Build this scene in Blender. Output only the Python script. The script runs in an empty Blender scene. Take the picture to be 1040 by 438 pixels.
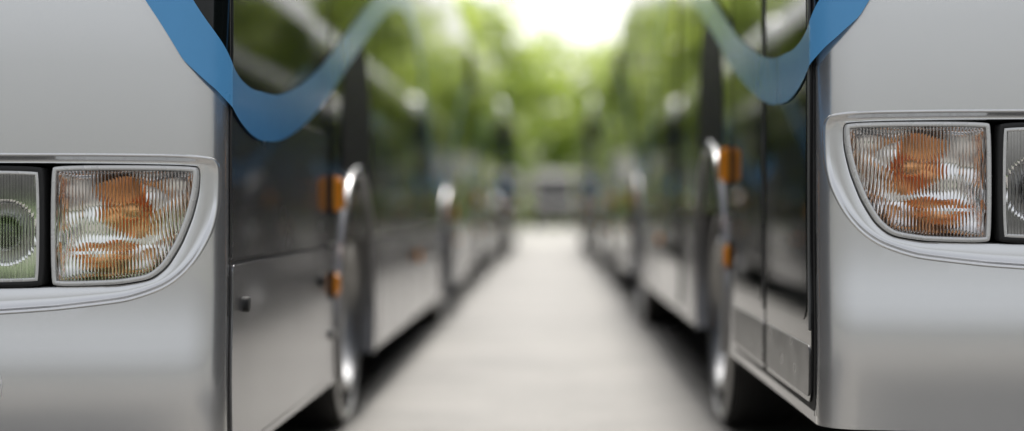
import bpy, bmesh, math, random
from mathutils import Vector, Matrix
random.seed(7)
scene=bpy.context.scene
scene.view_settings.view_transform='Standard'
scene.view_settings.look='None'
scene.view_settings.exposure=0

# ---------------------------------------------------------------- materials
def newmat(name):
    m=bpy.data.materials.new(name); m.use_nodes=True
    nt=m.node_tree; b=nt.nodes['Principled BSDF']
    return m,nt,b
def pm(name,col,rough=.5,metal=0.,coat=0.,coatr=.03,spec=.5,nscale=None,namt=.1,bump=0.,bscale=50.,trans=0,ior=1.5):
    m,nt,b=newmat(name)
    b.inputs['Base Color'].default_value=(*col,1)
    b.inputs['Roughness'].default_value=rough
    b.inputs['Metallic'].default_value=metal
    b.inputs['Coat Weight'].default_value=coat
    b.inputs['Coat Roughness'].default_value=coatr
    b.inputs['Specular IOR Level'].default_value=spec
    b.inputs['IOR'].default_value=ior
    b.inputs['Transmission Weight'].default_value=trans
    tc=nt.nodes.new('ShaderNodeTexCoord')
    if nscale:
        n=nt.nodes.new('ShaderNodeTexNoise'); n.inputs['Scale'].default_value=nscale; n.inputs['Detail'].default_value=6
        nt.links.new(tc.outputs['Object'],n.inputs['Vector'])
        r=nt.nodes.new('ShaderNodeMapRange')
        r.inputs['To Min'].default_value=1-namt; r.inputs['To Max'].default_value=1+namt
        r.inputs['From Min'].default_value=.3; r.inputs['From Max'].default_value=.7
        nt.links.new(n.outputs['Fac'],r.inputs['Value'])
        mx=nt.nodes.new('ShaderNodeMix'); mx.data_type='RGBA'; mx.blend_type='MULTIPLY'
        mx.inputs['Factor'].default_value=1
        mx.inputs['A'].default_value=(*col,1)
        nt.links.new(r.outputs['Result'],mx.inputs['B'])
        nt.links.new(mx.outputs['Result'],b.inputs['Base Color'])
        r2=nt.nodes.new('ShaderNodeMapRange')
        r2.inputs['From Min'].default_value=.3; r2.inputs['From Max'].default_value=.7
        r2.inputs['To Min'].default_value=max(0,rough*.88); r2.inputs['To Max'].default_value=rough*1.12
        nt.links.new(n.outputs['Fac'],r2.inputs['Value']); nt.links.new(r2.outputs['Result'],b.inputs['Roughness'])
    if bump:
        n=nt.nodes.new('ShaderNodeTexNoise'); n.inputs['Scale'].default_value=bscale
        nt.links.new(tc.outputs['Object'],n.inputs['Vector'])
        bp=nt.nodes.new('ShaderNodeBump'); bp.inputs['Strength'].default_value=bump; bp.inputs['Distance'].default_value=.01
        nt.links.new(n.outputs['Fac'],bp.inputs['Height']); nt.links.new(bp.outputs['Normal'],b.inputs['Normal'])
    return m
def silver_mat():
    m,nt,b=newmat('silver_paint')
    b.inputs['Metallic'].default_value=.82
    b.inputs['Coat Weight'].default_value=.9
    b.inputs['Coat Roughness'].default_value=.02
    b.inputs['Roughness'].default_value=.25
    tc=nt.nodes.new('ShaderNodeTexCoord')
    v=nt.nodes.new('ShaderNodeTexVoronoi'); v.inputs['Scale'].default_value=1100
    nt.links.new(tc.outputs['Object'],v.inputs['Vector'])
    r=nt.nodes.new('ShaderNodeMapRange'); r.inputs['To Min'].default_value=.71; r.inputs['To Max'].default_value=.80
    nt.links.new(v.outputs['Color'],r.inputs['Value'])
    n=nt.nodes.new('ShaderNodeTexNoise'); n.inputs['Scale'].default_value=1.5; n.inputs['Detail'].default_value=2
    nt.links.new(tc.outputs['Object'],n.inputs['Vector'])
    r2=nt.nodes.new('ShaderNodeMapRange'); r2.inputs['From Min'].default_value=.3; r2.inputs['From Max'].default_value=.7
    r2.inputs['To Min'].default_value=.985; r2.inputs['To Max'].default_value=1.015
    nt.links.new(n.outputs['Fac'],r2.inputs['Value'])
    mu=nt.nodes.new('ShaderNodeMath'); mu.operation='MULTIPLY'
    nt.links.new(r.outputs['Result'],mu.inputs[0]); nt.links.new(r2.outputs['Result'],mu.inputs[1])
    nt.links.new(mu.outputs[0],b.inputs['Base Color'])
    return m
SILVER=silver_mat()
SHADESILVER=pm('shaded_silver_paint',(.27,.27,.28),.22,.85,.35,nscale=1.5,namt=.03)  # same silver as the front, darkened to paint in the dim side reflection
LIP=pm('wheel_arch_trim',(.34,.34,.35),.3,.85,.2,nscale=4,namt=.05)
BEZEL=pm('bezel_paint',(.78,.78,.78),.25,.75,.6,nscale=2,namt=.02)
ANTH=pm('anthracite_paint',(.055,.055,.06),.25,.6,.5,nscale=5,namt=.1)
BLKGLOSS=pm('black_gloss_panel',(.008,.008,.009),.06,0,.15,spec=.4,nscale=3,namt=.3)
GLASS=pm('tinted_window_glass',(.006,.008,.008),.03,0,0,spec=.45,nscale=2,namt=.3)
RUBBER=pm('black_rubber',(.012,.012,.012),.65,nscale=20,namt=.2)
ARCHBLK=pm('arch_black_panel',(.006,.006,.006),.5,spec=.15,nscale=20,namt=.2)
BLACK=pm('black_chassis',(.010,.010,.010),.8,nscale=8,namt=.3)
TYRE=pm('tyre_rubber',(.020,.019,.018),.75,nscale=15,namt=.25,bump=.3,bscale=80)
RIM=pm('wheel_steel',(.40,.40,.40),.3,.9,nscale=12,namt=.1)
KICK=pm('brushed_aluminium',(.16,.16,.16),.30,.9,nscale=10,namt=.1)
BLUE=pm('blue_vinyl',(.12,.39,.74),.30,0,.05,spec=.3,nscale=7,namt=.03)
SHADEBLUE=pm('shaded_blue_vinyl',(.075,.245,.50),.12,0,0,spec=.35,nscale=3,namt=.06)  # same vinyl as the front, shade of the bus side put into the colour
AMBER=pm('amber_lens',(1.,.36,.02),.15,0,.5,nscale=30,namt=.1)
AMBERB=pm('amber_bulb',(1.,.45,.15),.14,0.65,1.,nscale=60,namt=.12)
CHROME=pm('reflector_chrome',(.95,.94,.93),.06,1.,nscale=40,namt=.04)
LFRAME=pm('lamp_frame_plastic',(.70,.70,.69),.28,.3,.4,nscale=20,namt=.03)
LGLASS=pm('lamp_cover_glass',(1,1,1),.0,0,trans=1,ior=1.45)
RED=pm('red_lens',(.5,.01,.01),.15,nscale=20)
WHITE=pm('white_paint',(.8,.8,.78),.35,0,.5,nscale=3,namt=.05)

# ---------------------------------------------------------------- bus surface mapping
HW=1.275; R=.11; BOW=.05
XE=HW-R
for _ in range(20):
    BETA=math.atan(4*BOW/XE); XE=HW-R+R*math.sin(BETA)
YS=BOW+R*math.cos(BETA)
def front_y(x):
    ax=abs(x)
    if ax<=XE: return BOW*(ax/XE)**4
    c=max(0,1-((ax-(HW-R))/R)**2)
    return YS-R*math.sqrt(c)
TE=R*(math.pi/2-BETA)
def prof(t):
    if t>=0: return (HW,YS+t,1,0)
    a=-t/R
    if -t<=TE: return (HW-R+R*math.cos(a),YS-R*math.sin(a),math.cos(a),-math.sin(a))
    x=XE-(-t-TE)*math.cos(BETA*.6)
    x=max(0,x)
    s=4*BOW*(x**3)/XE**4; L=math.hypot(s,1)
    return (x,front_y(x),s/L,-1/L)
TMAX=TE+XE/math.cos(BETA*.6)
def warp(v):
    x,y,z=v
    k=max(0,min(1,1-y/1.0))
    if z>1.75: y+=.12*(z-1.75)**1.3*k
    y-=.022*math.exp(-((z-.47)/.17)**2)*k
    return (x,y,z)
PARTS=[]
def mk(name,verts,faces,mat,smooth=False,warpit=True,dest=None,angle=35,recalc=True):
    me=bpy.data.meshes.new(name)
    if warpit: verts=[warp(v) for v in verts]
    me.from_pydata([tuple(v) for v in verts],[],faces)
    if isinstance(mat,(list,tuple)):
        for m in mat: me.materials.append(m)
    else: me.materials.append(mat)
    if recalc:
        bm=bmesh.new(); bm.from_mesh(me); bmesh.ops.recalc_face_normals(bm,faces=bm.faces); bm.to_mesh(me); bm.free()
    if smooth:
        me.shade_smooth(); me.set_sharp_from_angle(angle=math.radians(angle))
    (PARTS if dest is None else dest).append((name,me))
    return me

def rrect(t0,t1,z0,z1,r,n=6):
    p=[]
    for cx,cz,a0 in ((t1-r,z1-r,0),(t0+r,z1-r,90),(t0+r,z0+r,180),(t1-r,z0+r,270)):
        for i in range(n+1):
            a=math.radians(a0+90*i/n); p.append((cx+r*math.cos(a),cz+r*math.sin(a)))
    q=[]
    for i in range(len(p)):
        a=p[i];b=p[(i+1)%len(p)]; q.append(a)
        if abs(a[0]-b[0])<1e-6 and abs(a[1]-b[1])>.15:
            m=int(abs(a[1]-b[1])/.04)
            for k in range(1,m): q.append((a[0],a[1]+(b[1]-a[1])*k/m))
    return q
def side_panel(name,sg,pts,off,mat,th=None):
    th=off+.001 if th is None else th
    n=len(pts)
    b=min(.0015,off*.4)
    cx=sum(p[0] for p in pts)/n; cz=sum(p[1] for p in pts)/n
    V=[]
    for o,sh in ((off-th,0),(off-b,0),(off,b)):
        for t,z in pts:
            dx,dz=t-cx,z-cz; L=math.hypot(dx,dz) or 1
            V.append((sg*(HW+o),YS+t-dx/L*sh,z-dz/L*sh))
    F=[]
    for k in range(2):
        for i in range(n):
            j=(i+1)%n; F.append((k*n+i,k*n+j,(k+1)*n+j,(k+1)*n+i))
    F.append(tuple(range(2*n,3*n)))
    return mk(name,V,F,mat)
KN=[(-1.30,1.72),(-.75,1.715),(-.48,1.68),(-.30,1.60),(-.195,1.468),(-.15,1.395),(-.09,1.320),(0,1.250),(.2,1.205),(.42,1.195),(.75,1.212),(1.2,1.285),(1.7,1.40),(2.4,1.60),(3.2,1.82),(4.2,2.05),(5.1,2.10),(5.8,1.95),(6.3,1.6),(6.8,1.25),(7.5,1.08),(8.5,1.2),(9.6,1.6),(10.7,2.0),(11.6,2.2)]
def cr(t):
    n=len(KN)
    for i in range(n-1):
        if t<=KN[i+1][0] or i==n-2:
            p0=KN[max(0,i-1)];p1=KN[i];p2=KN[i+1];p3=KN[min(n-1,i+2)]
            h=p2[0]-p1[0]; x=max(0,(t-p1[0])/h)
            m1=(p2[1]-p0[1])/(p2[0]-p0[0])*h; m2=(p3[1]-p1[1])/(p3[0]-p1[0])*h
            return (2*x**3-3*x*x+1)*p1[1]+(x**3-2*x*x+x)*m1+(-2*x**3+3*x*x)*p2[1]+(x**3-x*x)*m2
def pos(t,z,off,sg):
    x,y,nx,ny=prof(t)
    return (sg*(x+nx*off),y+ny*off,z)
def strip(name,sg,t0,t1,n,lo,hi,rows,off,mat):
    V=[];F=[]
    for i in range(n+1):
        t=t0+(t1-t0)*i/n
        a,b=lo(t),hi(t)
        for j in range(rows+1):
            V.append(pos(t,a+(b-a)*j/rows,off,sg))
    for i in range(n):
        for j in range(rows):
            k=i*(rows+1)+j; F.append((k,k+1,k+rows+2,k+rows+1))
    return mk(name,V,F,mat,smooth=True,angle=60)
def half(t):
    w=.052 if t<0 else .052+.018*min(1,t/.4)
    s=(cr(t+.03)-cr(t-.03))/.06
    return w*math.sqrt(1+s*s)

# ---------------------------------------------------------------- headlamp outlines
SC=402.; H0=.93
def U(px): return (560-px)/SC-.84
def Z(py): return H0+(212-py)/SC
def chaikin(p,n):
    for _ in range(n):
        q=[]
        for i in range(len(p)):
            a=p[i];b=p[(i+1)%len(p)]
            q+= [(a[0]*.75+b[0]*.25,a[1]*.75+b[1]*.25),(a[0]*.25+b[0]*.75,a[1]*.25+b[1]*.75)]
        p=q
    return p
def tight(p,eps):
    out=[]
    n=len(p)
    for i in range(n):
        a=p[i-1];b=p[i];c=p[(i+1)%n]
        for d in (a,c):
            L=math.hypot(d[0]-b[0],d[1]-b[1]); e=min(eps,L*.3)
            out.append((b[0]+(d[0]-b[0])*e/L,b[1]+(d[1]-b[1])*e/L))
    return out
def resample(p,N):
    n=len(p); L=[0]
    for i in range(n): L.append(L[-1]+math.dist(p[i],p[(i+1)%n]))
    out=[];k=0
    for i in range(N):
        s=L[-1]*i/N
        while L[k+1]<s: k+=1
        f=(s-L[k])/max(1e-9,L[k+1]-L[k]); a=p[k];b=p[(k+1)%n]
        out.append((a[0]+(b[0]-a[0])*f,a[1]+(b[1]-a[1])*f))
    return out
def area(p): return sum(p[i-1][0]*p[i][1]-p[i][0]*p[i-1][1] for i in range(len(p)))/2
def inset(p,d):
    s=1 if area(p)>0 else -1
    out=[];n=len(p)
    for i in range(n):
        a=p[i-1];c=p[(i+1)%n]
        tx,tz=c[0]-a[0],c[1]-a[1]; L=math.hypot(tx,tz) or 1
        out.append((p[i][0]-s*tz/L*d,p[i][1]+s*tx/L*d))
    return out
def colrange(p,u):
    zs=[]
    n=len(p)
    for i in range(n):
        a=p[i];b=p[(i+1)%n]
        if (a[0]-u)*(b[0]-u)<=0 and a[0]!=b[0]:
            zs.append(a[1]+(b[1]-a[1])*(u-a[0])/(b[0]-a[0]))
    if not zs: return None
    return min(zs),max(zs)
def rayhit(p,c,ang):
    dx,dz=math.cos(ang),math.sin(ang);best=None
    n=len(p)
    for i in range(n):
        a=p[i];b=p[(i+1)%n]; ex,ez=b[0]-a[0],b[1]-a[1]
        det=dx*(-ez)+dz*ex
        if abs(det)<1e-12: continue
        wx,wz=a[0]-c[0],a[1]-c[1]
        r=(wx*(-ez)+wz*ex)/det; s=(dx*wz-dz*wx)/det
        if r>0 and -1e-6<=s<=1+1e-6 and (best is None or r>best): best=r
    return (c[0]+dx*best,c[1]+dz*best)
INU=.80
bez=[(U(217),Z(158)),(U(217.5),Z(190)),(U(216),Z(218)),(U(208),Z(245)),(U(192),Z(273)),(U(168),Z(293)),(U(130),Z(306)),(U(60),Z(314)),(U(0),Z(318)),(INU+.05,Z(322)),(INU+.05,Z(157)),(U(100),Z(157))]
bez=chaikin(tight(bez,.02),3)
lens1=[(U(200),Z(168)),(U(198),Z(195)),(U(192),Z(221)),(U(182),Z(247)),(U(168),Z(271)),(U(152),Z(284)),(U(120),Z(289)),(U(54),Z(291)),(U(54),Z(168))]
l1=chaikin(tight(lens1,.012),3)
uni=lens1[:7]+[(INU,Z(292)),(INU,Z(167))]
uni=chaikin(tight(inset(uni,-.003),.012),3)
l2=chaikin(tight([(U(47),Z(170)),(U(47),Z(290)),(INU-.004,Z(290)),(INU-.004,Z(170))],.012),3)

def lp(u,z,d,sg):
    x=HW-u
    return (sg*x,front_y(x)+d,z)
def ring(name,sg,loops,mat,angle=50):
    N=len(loops[0][0]);V=[];F=[]
    for pts,d in loops:
        for u,z in pts: V.append(lp(u,z,d,sg))
    for k in range(len(loops)-1):
        for i in range(N):
            j=(i+1)%N; F.append((k*N+i,k*N+j,(k+1)*N+j,(k+1)*N+i))
    return mk(name,V,F,mat,smooth=True,angle=angle,recalc=True)
def colgrid(out,nc,rows,dfun):
    us=[p[0] for p in out]; u0,u1=min(us)+.0006,max(us)-.0006
    V=[]
    for i in range(nc+1):
        u=u0+(u1-u0)*i/nc; a,b=colrange(out,u)
        for j in range(rows+1):
            z=a+(b-a)*j/rows; V.append((u,z,dfun(u,z,2*i/nc-1,2*j/rows-1)))
    return V
def gridfaces(nc,rows,o=0):
    F=[]
    for i in range(nc):
        for j in range(rows):
            k=o+i*(rows+1)+j; F.append((k,k+1,k+rows+2,k+rows+1))
    return F
def lens_glass(name,sg,out,pitch,depth):
    us=[p[0] for p in out]; w=max(us)-min(us)
    per=8; nr=max(1,round(w/pitch)); nc=nr*per; rows=8
    A=colgrid(out,nc,rows,lambda u,z,p,q:.0)
    def rib(u,z,p,q):
        ph=((p+1)/2*nr)%1.0
        return .004+depth*(1-(2*ph-1)**2)
    B=colgrid(out,nc,rows,rib)
    V=[lp(*v,sg) for v in A+B]; n=len(A)
    F=gridfaces(nc,rows)+[tuple(reversed(f)) for f in gridfaces(nc,rows,n)]
    R1=rows+1
    for i in range(nc):
        for e in (0,rows):
            a=i*R1+e;b=(i+1)*R1+e; F.append((a,b,b+n,a+n))
    for j in range(rows):
        for c in (0,nc):
            a=c*R1+j;b=a+1; F.append((a,b,b+n,a+n))
    mk(name,V,F,LGLASS,smooth=True,angle=50)
def ellipsoid(name,c,rad,mat,seg=24,dest=None,axis=None):
    V=[];F=[];rings=12
    for i in range(rings+1):
        th=math.pi*i/rings
        for j in range(seg):
            ph=2*math.pi*j/seg
            V.append((c[0]+rad[0]*math.sin(th)*math.cos(ph),c[1]+rad[1]*math.cos(th),c[2]+rad[2]*math.sin(th)*math.sin(ph)))
    for i in range(rings):
        for j in range(seg):
            k=(j+1)%seg; F.append((i*seg+j,i*seg+k,(i+1)*seg+k,(i+1)*seg+j))
    return mk(name,V,F,mat,smooth=True,angle=80,dest=dest,warpit=False)
def lathe_y(name,sg,cu,cz,prof_,mat,y0,seg=40):
    V=[];F=[];m=len(prof_)
    for j in range(seg):
        a=2*math.pi*j/seg
        for r,d in prof_: V.append((sg*(HW-cu)+r*math.cos(a),y0+d,cz+r*math.sin(a)))
    for j in range(seg):
        k=(j+1)%seg
        for i in range(m-1): F.append((j*m+i,k*m+i,k*m+i+1,j*m+i+1))
    mk(name,V,F,mat,smooth=True,angle=40)
def petals(name,sg,cu,cz,y0,rfun,d0,d1,mat,seg=120,m=8,sq=.8,rot=0):
    V=[];F=[]
    for j in range(seg):
        a=2*math.pi*j/seg; rr=rfun(a)
        for i in range(m+1):
            f=i/m; r=.012+(rr-.012)*f
            X=r*math.cos(a);Y=r*sq*math.sin(a)
            X,Y=X*math.cos(rot)-Y*math.sin(rot),X*math.sin(rot)+Y*math.cos(rot)
            V.append((sg*(HW-cu-X),y0+d0+(d1-d0)*f*f+.0025*math.sin(9*a)*f,cz+Y))
    for j in range(seg):
        k=(j+1)%seg
        for i in range(m): F.append((j*(m+1)+i,k*(m+1)+i,k*(m+1)+i+1,j*(m+1)+i+1))
    mk(name,V,F,mat,smooth=True,angle=80)

def headlamp(sg):
    N=260
    ob=resample(bez,N)
    c=(.42,.88)
    inn=[rayhit(uni,c,math.atan2(z-c[1],u-c[0])) for u,z in ob]
    loops=[(inset(ob,-.003),.004),(inset(ob,-.003),-.0008),(inset(ob,-.001),-.0025),(inset(ob,.003),-.0025),(inset(ob,.006),.000),(inset(ob,.010),.006),(inset(ob,.015),.0095)]
    mid=inset(ob,.015)
    for f,d in ((.35,.0105),(.8,.010),(.95,.012),(1,.018),(1,.07)):
        loops.append(([(a[0]+(b[0]-a[0])*f,a[1]+(b[1]-a[1])*f) for a,b in zip(mid,inn)],d))
    ring('headlamp_bezel',sg,loops,BEZEL)
    V=[lp(u,z,0,sg) for u,z in inset(uni,-.004)]
    mk('headlamp_housing',[(v[0],.145,v[2]) for v in V],[tuple(range(len(V)))],BLACK)
    o1=resample(l1,N); o2=resample(l2,N)
    ring('indicator_frame',sg,[(o1,.05),(o1,.004),(inset(o1,.0015),.0005),(inset(o1,.0045),-.0015),(inset(o1,.010),-.0012),(inset(o1,.0125),.001),(inset(o1,.0135),.012)],LFRAME)
    g1=inset(o1,.0120)
    lens_glass('indicator_lens',sg,g1,.0082,.0022)
    nc,rows=90,50
    b1=inset(o1,.011)
    def bowl(u,z,p,q):
        k=max(0,1-abs(p)**3)**.5*max(0,1-abs(q)**3)**.5
        return .018+.062*k+.0036*math.sin(p*13+1.5*math.sin(q*5))*k+.0026*math.cos(q*11+p*4)*k
    mk('indicator_reflector',[lp(*v,sg) for v in colgrid(b1,nc,rows,bowl)],gridfaces(nc,rows),CHROME,smooth=True,angle=70)
    uc=.225; y0=front_y(HW-uc)
    ellipsoid('indicator_bulb',(sg*(HW-uc),y0+.036,.925),(.028,.022,.024),AMBERB)
    petals('amber_reflection',sg,uc+.015,.935,y0,lambda a:.088*(1-.25*math.cos(2*a+.6)+.10*math.sin(5*a)),.064,.038,AMBERB,sq=.66,rot=.35)  # added amber surface, stands in for the bulb's broad reflection
    petals('amber_reflection_low',sg,uc+.07,.818,y0,lambda a:.078*(1+.15*math.sin(3*a)+.1*math.sin(7*a)),.062,.042,AMBERB,sq=.40,rot=-.1)  # lower amber reflection, likewise shaped as a surface
    ring('headlight_gasket',sg,[(inset(o2,-.0035),.05),(inset(o2,-.0035),.003),(inset(o2,-.001),-.001),(inset(o2,.004),-.002),(inset(o2,.009),-.001),(inset(o2,.0105),.012)],RUBBER)
    ring('headlight_rim',sg,[(inset(o2,.009),-.0005),(inset(o2,.011),-.0022),(inset(o2,.016),-.0015),(inset(o2,.0175),.012)],LFRAME)
    lens_glass('headlight_lens',sg,inset(o2,.016),.0075,.0018)
    C2=((.535,.870),(.70,.885)); RR=(.078,.072)
    def bowl2(u,z,p,q):
        d=.018
        for (cu,cz),r in zip(C2,RR):
            rr=math.hypot(u-cu,z-cz)/r
            if rr<1: d=.018+.052*(1-rr*rr)
        return d+.001*math.sin(u*380)
    mk('headlight_reflector',[lp(*v,sg) for v in colgrid(inset(o2,.012),90,60,bowl2)],gridfaces(90,60),CHROME,smooth=True,angle=70)
    for (cu,cz),r in zip(C2,RR):
        y=front_y(HW-cu)
        lathe_y('beam_surround',sg,cu,cz,[(r*.62,.05),(r*.60,.022),(r*.55,.018),(r*.50,.022),(r*.48,.05)],RIM,y)
        ellipsoid('beam_projector',(sg*(HW-cu),y+.04,cz),(r*.42,.02,r*.42),GLASS)

# ---------------------------------------------------------------- bus shell
LEN=11.95
def apply_bool(me,cutters):
    ob=bpy.data.objects.new('tmp_shell',me); scene.collection.objects.link(ob)
    cobs=[]
    for c in cutters:
        o=bpy.data.objects.new('tmp_cut',c); scene.collection.objects.link(o); cobs.append(o)
        md=ob.modifiers.new('b','BOOLEAN'); md.operation='DIFFERENCE'; md.object=o; md.solver='EXACT'
    bpy.context.view_layer.update()
    dg=bpy.context.evaluated_depsgraph_get()
    res=bpy.data.meshes.new_from_object(ob.evaluated_get(dg))
    bpy.data.objects.remove(ob)
    for o in cobs: bpy.data.objects.remove(o)
    return res
def raw(verts,faces):
    me=bpy.data.meshes.new('raw'); me.from_pydata(verts,[],faces)
    bm=bmesh.new(); bm.from_mesh(me); bmesh.ops.recalc_face_normals(bm,faces=bm.faces); bm.to_mesh(me); bm.free()
    return me
WY=(2.84,8.79); WR=.48
def build_shell():
    half_=[]
    n=22
    for i in range(n+1):
        x=XE*i/n; half_.append((x,front_y(x)))
    a1=math.pi/2-BETA
    for i in range(1,15):
        a=a1*(1-i/14); half_.append((HW-R+R*math.cos(a),YS-R*math.sin(a)))
    half_.append((HW,1.1)); half_.append((HW,4.0)); half_.append((HW,LEN-.12))
    for i in range(1,7):
        a=math.pi/2*i/6; half_.append((HW-.12+.12*math.cos(a),LEN-.12+.12*math.sin(a)))
    full=half_+[(-x,y) for x,y in reversed(half_) if x>1e-6]
    rings=[(.26,0)]+[(.30+.035*i,0) for i in range(20)]+[(1.3,0),(1.75,0),(2.0,0),(2.3,0),(2.55,0.0),(2.7,.012),(2.82,.05),(2.90,.12),(2.95,.25),(2.98,.6)]
    V=[];F=[];N=len(full)
    for z,ins in rings:
        for x,y in full:
            cy=LEN/2; xx=x*(1-ins/HW); yy=cy+(y-cy)*(1-ins/cy)
            V.append(warp((xx,yy,z)))
    for k in range(len(rings)-1):
        for i in range(N):
            j=(i+1)%N; F.append((k*N+i,k*N+j,(k+1)*N+j,(k+1)*N+i))
    F.append(tuple(range(N))); F.append(tuple(reversed(range((len(rings)-1)*N,len(rings)*N))))
    me=raw(V,F)
    cuts=[]
    for sg in (1,-1):
        for wy in WY:
            vv=[];ff=[];n=48
            for x in (sg*.78,sg*1.5):
                for i in range(n):
                    a=2*math.pi*i/n; vv.append((x,wy+.575*math.cos(a),.50+.575*math.sin(a)))
            for i in range(n):
                j=(i+1)%n; ff.append((i,j,n+j,n+i))
            ff.append(tuple(range(n))); ff.append(tuple(reversed(range(n,2*n))))
            cuts.append(raw(vv,ff))
        ob=resample(bez,180); vv=[];ff=[];n=len(ob)
        for y in (-.3,.15):
            for u,z in ob: vv.append((sg*(HW-u),y,z))
        for i in range(n):
            j=(i+1)%n; ff.append((i,j,n+j,n+i))
        ff.append(tuple(range(n))); ff.append(tuple(reversed(range(n,2*n))))
        cuts.append(raw(vv,ff))
    res=apply_bool(me,cuts)
    res.materials.clear(); res.materials.append(SILVER); res.materials.append(BLACK); res.materials.append(SHADESILVER)
    for p in res.polygons:
        c=p.center; b=False
        for wy in WY:
            if abs(c.x)<1.272 and math.hypot(c.y-wy,c.z-.5)<.60: b=True
        if c.z<.262: b=True
        if abs(c.y-.15)<.002 and c.z<1.2: b=True
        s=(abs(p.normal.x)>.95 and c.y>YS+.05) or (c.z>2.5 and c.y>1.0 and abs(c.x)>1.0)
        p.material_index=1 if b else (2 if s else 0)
    res.shade_smooth(); res.set_sharp_from_angle(angle=math.radians(32))
    res.name='body_shell'
    PARTS.append(('body_shell',res))
build_shell()
for sg in (1,-1): headlamp(sg)

def box(name,x0,x1,y0,y1,z0,z1,mat,bev=.01,dest=None,warpit=True):
    bm=bmesh.new(); bmesh.ops.create_cube(bm,size=1)
    for v in bm.verts:
        v.co.x=(x0+x1)/2+v.co.x*(x1-x0); v.co.y=(y0+y1)/2+v.co.y*(y1-y0); v.co.z=(z0+z1)/2+v.co.z*(z1-z0)
    if bev: bmesh.ops.bevel(bm,geom=list(bm.edges),offset=bev,segments=3,affect='EDGES')
    V=[tuple(v.co) for v in bm.verts]; F=[tuple(v.index for v in f.verts) for f in bm.faces]; bm.free()
    return mk(name,V,F,mat,smooth=True,dest=dest,warpit=warpit)

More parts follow.
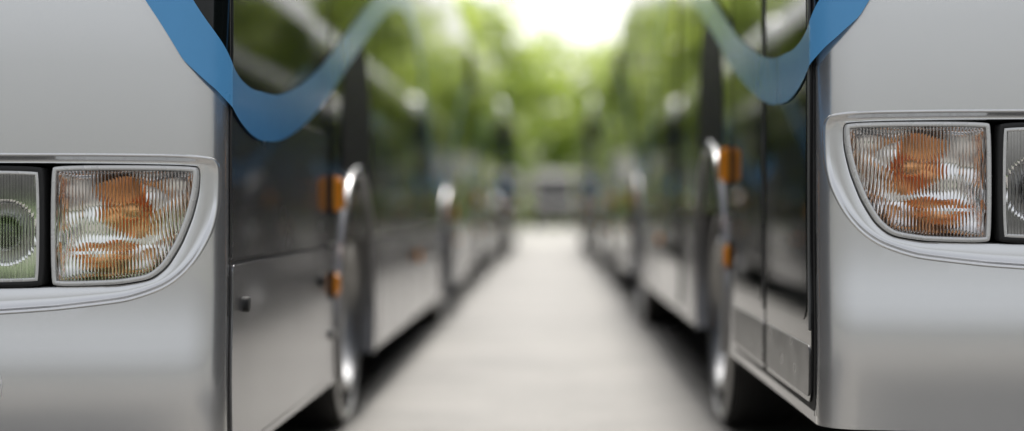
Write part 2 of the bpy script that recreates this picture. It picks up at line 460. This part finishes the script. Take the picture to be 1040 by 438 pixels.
def wtop(t): return 2.62
for sg in (1,-1):
    so_=.0165 if sg<0 else .0105
    strip('windscreen_half',sg,-TMAX,0.0,90,lambda t:cr(t),wtop,8,.004,GLASS)
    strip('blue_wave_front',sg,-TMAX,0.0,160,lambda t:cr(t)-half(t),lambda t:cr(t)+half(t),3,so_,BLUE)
    strip('blue_wave_side',sg,0.0,11.3,800,lambda t:cr(t)-half(t),lambda t:cr(t)+half(t),3,so_,SHADEBLUE)
    strip('cap_seam',sg,.000,.010,2,lambda t:.28,lambda t:2.62,50,.0035,RUBBER)
for sg in (1,-1):
    drv = sg==1
    side_panel('upper_black_band',sg,rrect(1.80 if not drv else .014,11.55,.80,2.58,.04),.003,BLKGLOSS)
    x=1.82
    while x<11.3:
        x1=min(x+1.5,11.5)
        side_panel('side_window',sg,rrect(x+.02,x1-.02,1.02,2.46,.07),.006,GLASS)
        x=x1
    for wy in WY:
        pts=[]
        for i in range(31):
            a=math.pi*i/30; pts.append((wy-YS+.50*math.cos(a),1.18+.52*math.sin(a)))
        pts+= [(wy-YS-.50,1.085),(wy-YS+.50,1.085)]
        if wy<5: side_panel('arch_panel',sg,pts,.009,ARCHBLK)
        V=[];F=[];n=50;m=6
        zc=.50
        for i in range(n+1):
            a=math.radians(-24)+math.radians(228)*i/n
            for r,o in ((.572,-.05),(.572,.012),(.578,.018),(.606,.018),(.613,.012),(.615,-.002)):
                V.append((sg*(HW+o),wy+r*math.cos(a),zc+r*math.sin(a)))
        for i in range(n):
            for j in range(m-1):
                q=i*m+j; F.append((q,q+1,q+m+1,q+m))
        mk('wheel_arch_lip',V,F,LIP,smooth=True)
    for t in (3.6,5.1,6.6,9.6,10.6):
        side_panel('skirt_seam',sg,[(t,.27),(t+.008,.27),(t+.008,.79),(t,.79)],.0015,RUBBER)
    side_panel('rub_strip',sg,rrect(3.4,7.95,.775,.80,.005,2),.010,KICK)
    side_panel('rub_strip_front',sg,rrect(1.80,1.98,.775,.80,.005,2),.010,KICK)
    for t,z,h,l,pr in ((1.90,.985,.066,.06,.052),(1.95,.64,.045,.045,.03),(5.8,.63,.035,.07,.03),(9.9,.66,.03,.06,.02),(9.0,.90,.06,.06,.045)):
        xx=sorted((sg*(HW-.002),sg*(HW+pr)))
        box('side_marker_lamp',xx[0],xx[1],YS+t-l,YS+t+l,z-h,z+h,AMBER,.012)
        xx=sorted((sg*(HW-.002),sg*(HW+pr*.35)))
        box('side_marker_base',xx[0],xx[1],YS+t-l-.012,YS+t+l+.012,z-h-.012,z+h+.012,RUBBER,.005)
    if drv:
        side_panel('driver_side_panel',sg,rrect(.016,1.78,.80,1.20,.012),.0055,ANTH)
        side_panel('driver_window',sg,rrect(.03,1.76,1.21,2.46,.05),.0065,GLASS)
        side_panel('hatch_seam',sg,rrect(.012,1.76,.285,.792,.02),.0018,RUBBER)
        side_panel('access_hatch',sg,rrect(.022,1.75,.292,.782,.016),.0075,SHADESILVER)
        for t,z in ((.19,.67),(1.6,.67)):
            V=[];F=[];n=24
            for r,o in ((.021,.002),(.021,.016),(.018,.019),(.0,.019)):
                for i in range(n):
                    a=2*math.pi*i/n; V.append((sg*(HW+o),YS+t+r*math.cos(a),z+r*math.sin(a)))
            for q in range(3):
                for i in range(n):
                    j=(i+1)%n; F.append((q*n+i,q*n+j,(q+1)*n+j,(q+1)*n+i))
            mk('hatch_lock',V,F,RUBBER,smooth=True)
        side_panel('door_handle',sg,rrect(1.84,1.94,.44,.47,.01),.02,KICK)
    else:
        side_panel('door_opening',sg,rrect(.012,1.78,.29,2.58,.02),.003,RUBBER)
        for a,b in ((.03,.875),(.915,1.765)):
            side_panel('door_leaf',sg,rrect(a,b,.31,2.5,.035),.010,BLKGLOSS)
            side_panel('door_glass',sg,rrect(a+.05,b-.05,.52,2.42,.08),.013,GLASS)
            side_panel('door_kick_plate',sg,rrect(a+.015,b-.015,.325,.46,.02),.013,KICK)
            side_panel('door_edge',sg,rrect(a+.012,a+.022,.5,2.45,.004,2),.014,KICK)
        for a in (4.3,5.15):
            side_panel('mid_door_leaf',sg,rrect(a+.01,a+.84,.31,2.5,.035),.010,BLKGLOSS)
            side_panel('mid_door_glass',sg,rrect(a+.06,a+.79,.52,2.42,.08),.013,GLASS)
box('front_bumper',-.50,.50,-.03,.12,.28,.5,SILVER,.03)
box('number_plate',-.26,.26,-.040,-.031,.33,.44,WHITE,.002)
box('front_grille',-.33,.33,-.012,.03,.62,.95,BLACK,.01)
for i in range(6): box('grille_bar',-.31,.31,-.024,-.013,.64+i*.05,.665+i*.05,KICK,.004)
for sg in (1,-1):
    V=[];F=[];n=48;m=10
    for i in range(n):
        a=2*math.pi*i/n
        for j in range(m):
            b=2*math.pi*j/m
            r=.05+.0024*math.cos(b)
            x=sg*(HW-.582)+r*math.cos(a); V.append((x,front_y(x)-.0008+.0024*math.sin(b),.485+r*1.15*math.sin(a)))
    for i in range(n):
        for j in range(m):
            F.append((i*m+j,i*m+(j+1)%m,((i+1)%n)*m+(j+1)%m,((i+1)%n)*m+j))
    mk('tow_cover_ring',V,F,LFRAME,smooth=True,angle=80)
    box('mirror_arm',sg*1.22-.02,sg*1.22+.02,-.30,.25,2.50,2.54,BLACK,.01)
    box('mirror_head',sg*1.24-.12,sg*1.24+.12,-.40,-.26,2.0,2.5,BLACK,.05)
    box('wiper',sg*.5-.45,sg*.5+.45,-.035,-.015,1.80,1.82,BLACK,.004)
box('rear_window',-1.0,1.0,LEN-.01,LEN+.006,1.5,2.5,GLASS,.004,warpit=False)
for sg in (1,-1): box('tail_lamp',sg*1.05-.07,sg*1.05+.07,LEN-.01,LEN+.02,.8,1.25,RED,.01,warpit=False)
box('rear_bumper',-1.2,1.2,LEN-.1,LEN+.05,.28,.5,BLACK,.03,warpit=False)
box('roof_unit',-.8,.8,3.0,6.0,2.96,3.2,WHITE,.06,warpit=False)
box('chassis',-1.05,1.05,.5,WY[0]-.62,.17,.262,BLACK,.01,warpit=False)
box('chassis_mid',-1.1,1.1,WY[0]+.62,WY[1]-.62,.15,.262,BLACK,.01,warpit=False)
box('chassis_rear',-1.05,1.05,WY[1]+.62,LEN-.3,.17,.262,BLACK,.01,warpit=False)

def wheel_mesh():
    groups=[('tyre',TYRE,[(.26,-.30),(.44,-.31),(.475,-.28),(.48,-.20),(.48,-.10),(.472,-.04),(.45,-.015),(.40,-.004),(.33,-.012),(.30,-.02)]),
            ('rim_ring',RIM,[(.455,-.020),(.458,-.006),(.446,.002),(.424,.004),(.418,-.004)]),
            ('rim',RIM,[(.335,-.010),(.325,.006),(.305,.008),(.290,-.01),(.275,-.06),(.20,-.10),(.13,-.11),(.125,-.05),(.115,-.03),(.06,-.02),(.0,-.02)])]
    V=[];F=[];MI=[];seg=64
    for gi,(nm,mt,pr) in enumerate(groups):
        o=len(V);m=len(pr)
        for j in range(seg):
            a=2*math.pi*j/seg
            for r,x in pr: V.append((x,r*math.cos(a),r*math.sin(a)))
        for j in range(seg):
            k=(j+1)%seg
            for i in range(m-1): F.append((o+j*m+i,o+k*m+i,o+k*m+i+1,o+j*m+i+1)); MI.append(gi)
    for b in range(10):
        a=2*math.pi*b/10; cy,cz=.17*math.cos(a),.17*math.sin(a); o=len(V)
        for x in (-.11,-.07):
            for i in range(6):
                q=math.pi/3*i; V.append((x,cy+.016*math.cos(q),cz+.016*math.sin(q)))
        for i in range(6):
            j=(i+1)%6; F.append((o+i,o+j,o+6+j,o+6+i)); MI.append(2)
        F.append(tuple(range(o+6,o+12))); MI.append(2)
    me=bpy.data.meshes.new('wheel'); me.from_pydata(V,[],F)
    for _,m,_ in groups: me.materials.append(m)
    for p,i in zip(me.polygons,MI): p.material_index=i
    bm=bmesh.new(); bm.from_mesh(me); bmesh.ops.recalc_face_normals(bm,faces=bm.faces); bm.to_mesh(me); bm.free()
    me.shade_smooth(); me.set_sharp_from_angle(angle=math.radians(40))
    return me
WM=wheel_mesh()

def empty(name,loc):
    e=bpy.data.objects.new(name,None); e.location=loc; e.empty_display_size=.3
    scene.collection.objects.link(e); return e
def child(name,me,par,loc=(0,0,0),rot=(0,0,0)):
    o=bpy.data.objects.new(name,me); scene.collection.objects.link(o)
    o.parent=par; o.location=loc; o.rotation_euler=rot; return o
def place_bus(x,y,lift):
    e=empty('city_bus',(x,y,lift))
    for nm,me in PARTS: child(nm,me,e)
    for sg in (1,-1):
        for wy in WY:
            child('wheel',WM,e,(sg*(HW-.035),wy,WR-lift),(0,0,0 if sg>0 else math.pi))
XL=-.84-HW; XR=.68+HW
for i in range(3):
    place_bus(XL+(0,-.04,.03)[i],3.96+i*12.5,(0,.05,.02)[i])
for i in range(3):
    place_bus(XR+(.008,.05,0)[i],3.96+i*12.4,(.11,.04,.06)[i])

# ---------------------------------------------------------------- ground
def ground_mat():
    m,nt,b=newmat('concrete_paving')
    tc=nt.nodes.new('ShaderNodeTexCoord')
    n1=nt.nodes.new('ShaderNodeTexNoise'); n1.inputs['Scale'].default_value=.9; n1.inputs['Detail'].default_value=10; n1.inputs['Roughness'].default_value=.65
    n2=nt.nodes.new('ShaderNodeTexNoise'); n2.inputs['Scale'].default_value=60; n2.inputs['Detail'].default_value=4
    nt.links.new(tc.outputs['Object'],n1.inputs['Vector']); nt.links.new(tc.outputs['Object'],n2.inputs['Vector'])
    cr1=nt.nodes.new('ShaderNodeValToRGB')
    cr1.color_ramp.elements[0].position=.3; cr1.color_ramp.elements[0].color=(.095,.090,.082,1)
    cr1.color_ramp.elements[1].position=.72; cr1.color_ramp.elements[1].color=(.185,.177,.162,1)
    nt.links.new(n1.outputs['Fac'],cr1.inputs['Fac'])
    br=nt.nodes.new('ShaderNodeTexBrick'); br.offset=0; br.inputs['Scale'].default_value=1; br.inputs['Brick Width'].default_value=3; br.inputs['Row Height'].default_value=3
    br.inputs['Mortar Size'].default_value=.012
    br.inputs['Color1'].default_value=(1,1,1,1); br.inputs['Color2'].default_value=(.88,.88,.88,1); br.inputs['Mortar'].default_value=(.4,.4,.4,1)
    mp=nt.nodes.new('ShaderNodeMapping'); mp.inputs['Location'].default_value=(1.3,.4,0)
    nt.links.new(tc.outputs['Object'],mp.inputs['Vector']); nt.links.new(mp.outputs['Vector'],br.inputs['Vector'])
    mx=nt.nodes.new('ShaderNodeMix'); mx.data_type='RGBA'; mx.blend_type='MULTIPLY'; mx.inputs['Factor'].default_value=1
    nt.links.new(cr1.outputs['Color'],mx.inputs['A']); nt.links.new(br.outputs['Color'],mx.inputs['B'])
    mr=nt.nodes.new('ShaderNodeMapRange'); mr.inputs['From Min'].default_value=.3; mr.inputs['From Max'].default_value=.7
    mr.inputs['To Min'].default_value=.85; mr.inputs['To Max'].default_value=1.1
    nt.links.new(n2.outputs['Fac'],mr.inputs['Value'])
    mx2=nt.nodes.new('ShaderNodeMix'); mx2.data_type='RGBA'; mx2.blend_type='MULTIPLY'; mx2.inputs['Factor'].default_value=1
    nt.links.new(mx.outputs['Result'],mx2.inputs['A']); nt.links.new(mr.outputs['Result'],mx2.inputs['B'])
    nt.links.new(mx2.outputs['Result'],b.inputs['Base Color'])
    b.inputs['Roughness'].default_value=.58
    bp=nt.nodes.new('ShaderNodeBump'); bp.inputs['Strength'].default_value=.4; bp.inputs['Distance'].default_value=.01
    nt.links.new(n2.outputs['Fac'],bp.inputs['Height']); nt.links.new(bp.outputs['Normal'],b.inputs['Normal'])
    return m
def sheet(name,x0,x1,y0,y1,z,mat):
    me=bpy.data.meshes.new(name); me.from_pydata([(x0,y0,z),(x1,y0,z),(x1,y1,z),(x0,y1,z)],[],[(0,1,2,3)])
    me.materials.append(mat); o=bpy.data.objects.new(name,me); scene.collection.objects.link(o); return o
GRASS=pm('grass_ground',(.06,.10,.025),.9,nscale=2,namt=.4)
sheet('ground',-900,900,-900,900,0,GRASS)
sheet('concrete_yard',-60,60,-60,84,.004,ground_mat())

# ---------------------------------------------------------------- trees
def leaf_mat():
    m=bpy.data.materials.new('leaves'); m.use_nodes=True; nt=m.node_tree
    for n in list(nt.nodes): nt.nodes.remove(n)
    out=nt.nodes.new('ShaderNodeOutputMaterial')
    d=nt.nodes.new('ShaderNodeBsdfDiffuse'); t=nt.nodes.new('ShaderNodeBsdfTranslucent'); g=nt.nodes.new('ShaderNodeBsdfGlossy')
    g.inputs['Roughness'].default_value=.3; g.inputs['Color'].default_value=(.9,.9,.85,1)
    tc=nt.nodes.new('ShaderNodeTexCoord'); n=nt.nodes.new('ShaderNodeTexNoise'); n.inputs['Scale'].default_value=.8; n.inputs['Detail'].default_value=5
    nt.links.new(tc.outputs['Object'],n.inputs['Vector'])
    r=nt.nodes.new('ShaderNodeValToRGB')
    r.color_ramp.elements[0].position=.35; r.color_ramp.elements[0].color=(.12,.18,.03,1)
    r.color_ramp.elements[1].position=.65; r.color_ramp.elements[1].color=(.31,.39,.07,1)
    nt.links.new(n.outputs['Fac'],r.inputs['Fac'])
    nt.links.new(r.outputs['Color'],d.inputs['Color'])
    hs=nt.nodes.new('ShaderNodeHueSaturation'); hs.inputs['Value'].default_value=2.1; hs.inputs['Hue'].default_value=.49
    nt.links.new(r.outputs['Color'],hs.inputs['Color']); nt.links.new(hs.outputs['Color'],t.inputs['Color'])
    m1=nt.nodes.new('ShaderNodeMixShader'); m1.inputs[0].default_value=.6
    nt.links.new(d.outputs[0],m1.inputs[1]); nt.links.new(t.outputs[0],m1.inputs[2])
    m2=nt.nodes.new('ShaderNodeMixShader'); m2.inputs[0].default_value=.10
    nt.links.new(m1.outputs[0],m2.inputs[1]); nt.links.new(g.outputs[0],m2.inputs[2])
    nt.links.new(m2.outputs[0],out.inputs['Surface'])
    return m
LEAF=leaf_mat(); BARK=pm('bark',(.09,.07,.05),.9,nscale=6,namt=.4,bump=.6,bscale=12)
def tree_mesh(seed,H,CR,base):
    rnd=random.Random(seed); V=[];F=[];MI=[]
    def limb(a,b,r0,r1):
        a=Vector(a);b=Vector(b);d=(b-a).normalized(); s=d.orthogonal().normalized(); t=d.cross(s); o=len(V)
        for c,r in ((a,r0),((a+b)/2+Vector((rnd.uniform(-.1,.1),rnd.uniform(-.1,.1),0)),(r0+r1)/2),(b,r1)):
            for i in range(8):
                q=math.pi/4*i; V.append(tuple(c+(s*math.cos(q)+t*math.sin(q))*r))
        for k in range(2):
            for i in range(8):
                j=(i+1)%8; F.append((o+k*8+i,o+k*8+j,o+k*8+8+j,o+k*8+8+i)); MI.append(0)
    limb((0,0,-.1),(0.1,0,base+.8),.26,.18); limb((.1,0,base+.8),(0,.1,H*.85),.18,.04)
    zc=(base+H)/2; hz=(H-base)/2
    cl=[]
    for k in range(82):
        while True:
            p=Vector([rnd.uniform(-1,1) for _ in range(3)])
            if .25<p.length<1: break
        p=p*(.75+.35*rnd.random())
        c=Vector((p.x*CR,p.y*CR,zc+p.z*hz)); cl.append(c)
        if k%4==0: limb((0.05,0,max(base*.8,min(c.z-1.2,H*.7))),tuple(c),.07,.02)
    for c in cl:
        s=rnd.uniform(.5,1.1)
        for i in range(50):
            q=c+Vector((rnd.gauss(0,.5),rnd.gauss(0,.5),rnd.gauss(0,.38)))*s
            a=Vector([rnd.uniform(-1,1) for _ in range(3)]).normalized(); b=a.orthogonal().normalized()
            b=(Matrix.Rotation(rnd.uniform(0,6.28),3,a)@b); cc=a.cross(b)
            L=rnd.uniform(.14,.26); W=L*.6; o=len(V)
            V.extend([tuple(q-b*L),tuple(q+cc*W),tuple(q+b*L),tuple(q-cc*W)]); F.append((o,o+1,o+2,o+3)); MI.append(1)
    me=bpy.data.meshes.new('deciduous_tree'); me.from_pydata(V,[],F)
    me.materials.append(BARK); me.materials.append(LEAF)
    me.polygons.foreach_set('material_index',MI); me.update()
    return me
TM=[tree_mesh(1,11,3.6,2.6),tree_mesh(2,14,4.2,3.0),tree_mesh(3,10,3.3,2.2)]
rt=random.Random(5)
TP=[(-6.5,66,0),(7.5,64,1),(-4.0,88,0),(13,68,1),(-13,64,1),(4.2,92,0),(-9.5,82,1),(10,80,1),(-6.5,104,1),(18,74,1),(-19,74,1),(24,80,1),(-25,80,1),
    (16,92,1),(-16,92,1),(30,92,1),(-30,92,1),(22,104,1),(-22,104,1),(8,108,1),(-12,118,1),
    (-10,30,1),(-11,42,0),(-10.5,19,2),(-11,53,1),(10,24,0),(10.5,35,1),(11,47,1),(10,13,2),(-10,8,2),(17,58,1),(.2,96,2),(13,122,1)]
for i,(x,y,k) in enumerate(TP):
    o=bpy.data.objects.new('deciduous_tree',TM[k]); scene.collection.objects.link(o)
    o.location=(x,y,0); o.rotation_euler=(0,0,rt.uniform(0,6.28)); s=rt.uniform(.95,1.2); o.scale=(s,s,s)
def hedge():
    rnd=random.Random(9);V=[];F=[]
    for i in range(26000):
        x=rnd.uniform(-34,34); y=86+rnd.gauss(0,.5); z=abs(rnd.gauss(1.1,.75))*(1+.25*math.sin(x*.9))
        q=Vector((x,y,z)); a=Vector([rnd.uniform(-1,1) for _ in range(3)]).normalized(); b=a.orthogonal().normalized(); cc=a.cross(b)
        L=rnd.uniform(.08,.17);o=len(V)
        V.extend([tuple(q-b*L),tuple(q+cc*L*.6),tuple(q+b*L),tuple(q-cc*L*.6)]);F.append((o,o+1,o+2,o+3))
    me=bpy.data.meshes.new('hedge'); me.from_pydata(V,[],F); me.materials.append(LEAF)
    o=bpy.data.objects.new('hedge',me); scene.collection.objects.link(o)
hedge()

# ---------------------------------------------------------------- far vehicle
def vehicle(name,loc,rot,prof_pts,w,paint,glass_list,L):
    e=empty(name,loc); e.rotation_euler=(0,0,rot)
    D=[]
    bm=bmesh.new()
    vs=[bm.verts.new((-w/2,y,z)) for y,z in prof_pts]; f=bm.faces.new(vs)
    r=bmesh.ops.extrude_face_region(bm,geom=[f])
    for v in r['geom']:
        if isinstance(v,bmesh.types.BMVert): v.co.x=w/2
    for v in bm.verts:
        if v.co.z>1.1: v.co.x*=1-.10*(v.co.z-1.1)
    bmesh.ops.bevel(bm,geom=list(bm.edges),offset=.05,segments=3,affect='EDGES')
    bmesh.ops.recalc_face_normals(bm,faces=bm.faces)
    me=bpy.data.meshes.new('body'); bm.to_mesh(me); bm.free(); me.materials.append(paint)
    me.shade_smooth(); me.set_sharp_from_angle(angle=math.radians(40)); child('body',me,e)
    for g in glass_list:
        me=bpy.data.meshes.new('glazing'); me.from_pydata(g,[],[tuple(range(len(g)))]); me.materials.append(GLASS); child('glazing',me,e)
    for x in (-1,1):
        box('lamp',x*(w/2-.2)-.13,x*(w/2-.2)+.13,-.03,.05,.68,.86,CHROME,.02,dest=D,warpit=False)
        for wy in (.85,L-.95):
            s=.68
            o=child('wheel',WM,e,(x*(w/2+.01),wy,.33),(0,0,0 if x>0 else math.pi)); o.scale=(s,s,s)
    box('grille',-w*.25,w*.25,-.025,.05,.62,.82,BLACK,.01,dest=D,warpit=False)
    box('bumper',-w/2+.02,w/2-.02,-.06,.1,.3,.5,BLACK,.03,dest=D,warpit=False)
    box('number_plate',-.26,.26,-.07,-.055,.36,.46,WHITE,.002,dest=D,warpit=False)
    for nm,me in D: child(nm,me,e)
def slant(y0,z0,y1,z1,w,off=.02):
    d=Vector((0,z1-z0,-(y1-y0))).normalized(); oy,oz=-abs(d.y)*off,abs(d.z)*off
    k0=1-.10*max(0,z0-1.1);k1=1-.10*max(0,z1-1.1)
    return [(-w*k0,y0+oy,z0+oz),(w*k0,y0+oy,z0+oz),(w*k1,y1+oy,z1+oz),(-w*k1,y1+oy,z1+oz)]
van=[(0,.3),(-.02,.9),(.12,1.12),(.75,1.25),(1.45,2.1),(1.9,2.55),(2.3,2.62),(5.3,2.62),(5.4,2.4),(5.4,.35)]
W=2.0
GC=pm('dark_grey_van_paint',(.07,.07,.075),.6,0,0,spec=.25,nscale=3,namt=.1)
vehicle('parked_van',(.1,70,0),0,van,W,GC,[slant(.8,1.32,1.42,2.07,.88),
  [(-W/2-.01+.02,1.1,1.3),(-W/2-.01+.02,2.2,1.3),(-W/2*.92-.01,2.2,1.95),(-W/2*.92-.01,1.6,1.95)],
  [(W/2+.01-.02,1.1,1.3),(W/2+.01-.02,2.2,1.3),(W/2*.92+.01,2.2,1.95),(W/2*.92+.01,1.6,1.95)]],5.4)

# ---------------------------------------------------------------- light
EL=math.radians(56); AZ=math.radians(3)   # sun beyond the buses, back-lit scene
w=bpy.data.worlds.new('World'); scene.world=w; w.use_nodes=True
nt=w.node_tree; bg=nt.nodes['Background']
sky=nt.nodes.new('ShaderNodeTexSky'); sky.sky_type='NISHITA'; sky.sun_disc=False
sky.sun_elevation=EL; sky.sun_rotation=AZ; sky.dust_density=6; sky.air_density=1.0
hs=nt.nodes.new('ShaderNodeHueSaturation'); hs.inputs['Saturation'].default_value=.22; hs.inputs['Value'].default_value=1.85
nt.links.new(sky.outputs[0],hs.inputs['Color']); nt.links.new(hs.outputs[0],bg.inputs['Color'])
bg.inputs['Strength'].default_value=.15
sd=bpy.data.lights.new('sun','SUN'); sd.energy=4.2; sd.angle=math.radians(8); sd.color=(1,.95,.87)
so=bpy.data.objects.new('sun',sd); scene.collection.objects.link(so)
dirv=Vector((math.sin(AZ)*math.cos(EL),math.cos(AZ)*math.cos(EL),math.sin(EL)))
so.rotation_euler=dirv.to_track_quat('Z','Y').to_euler()

# ---------------------------------------------------------------- camera
cd=bpy.data.cameras.new('camera'); co=bpy.data.objects.new('camera',cd); scene.collection.objects.link(co)
co.location=(0,0,.93); co.rotation_euler=(math.radians(90),0,0)
cd.lens=36*1607/1040; cd.sensor_width=36
cd.shift_x=-40/1040; cd.shift_y=-7/1040
cd.clip_end=3000
cd.dof.use_dof=True; cd.dof.focus_distance=4.0; cd.dof.aperture_fstop=.80
scene.camera=co
print('done')
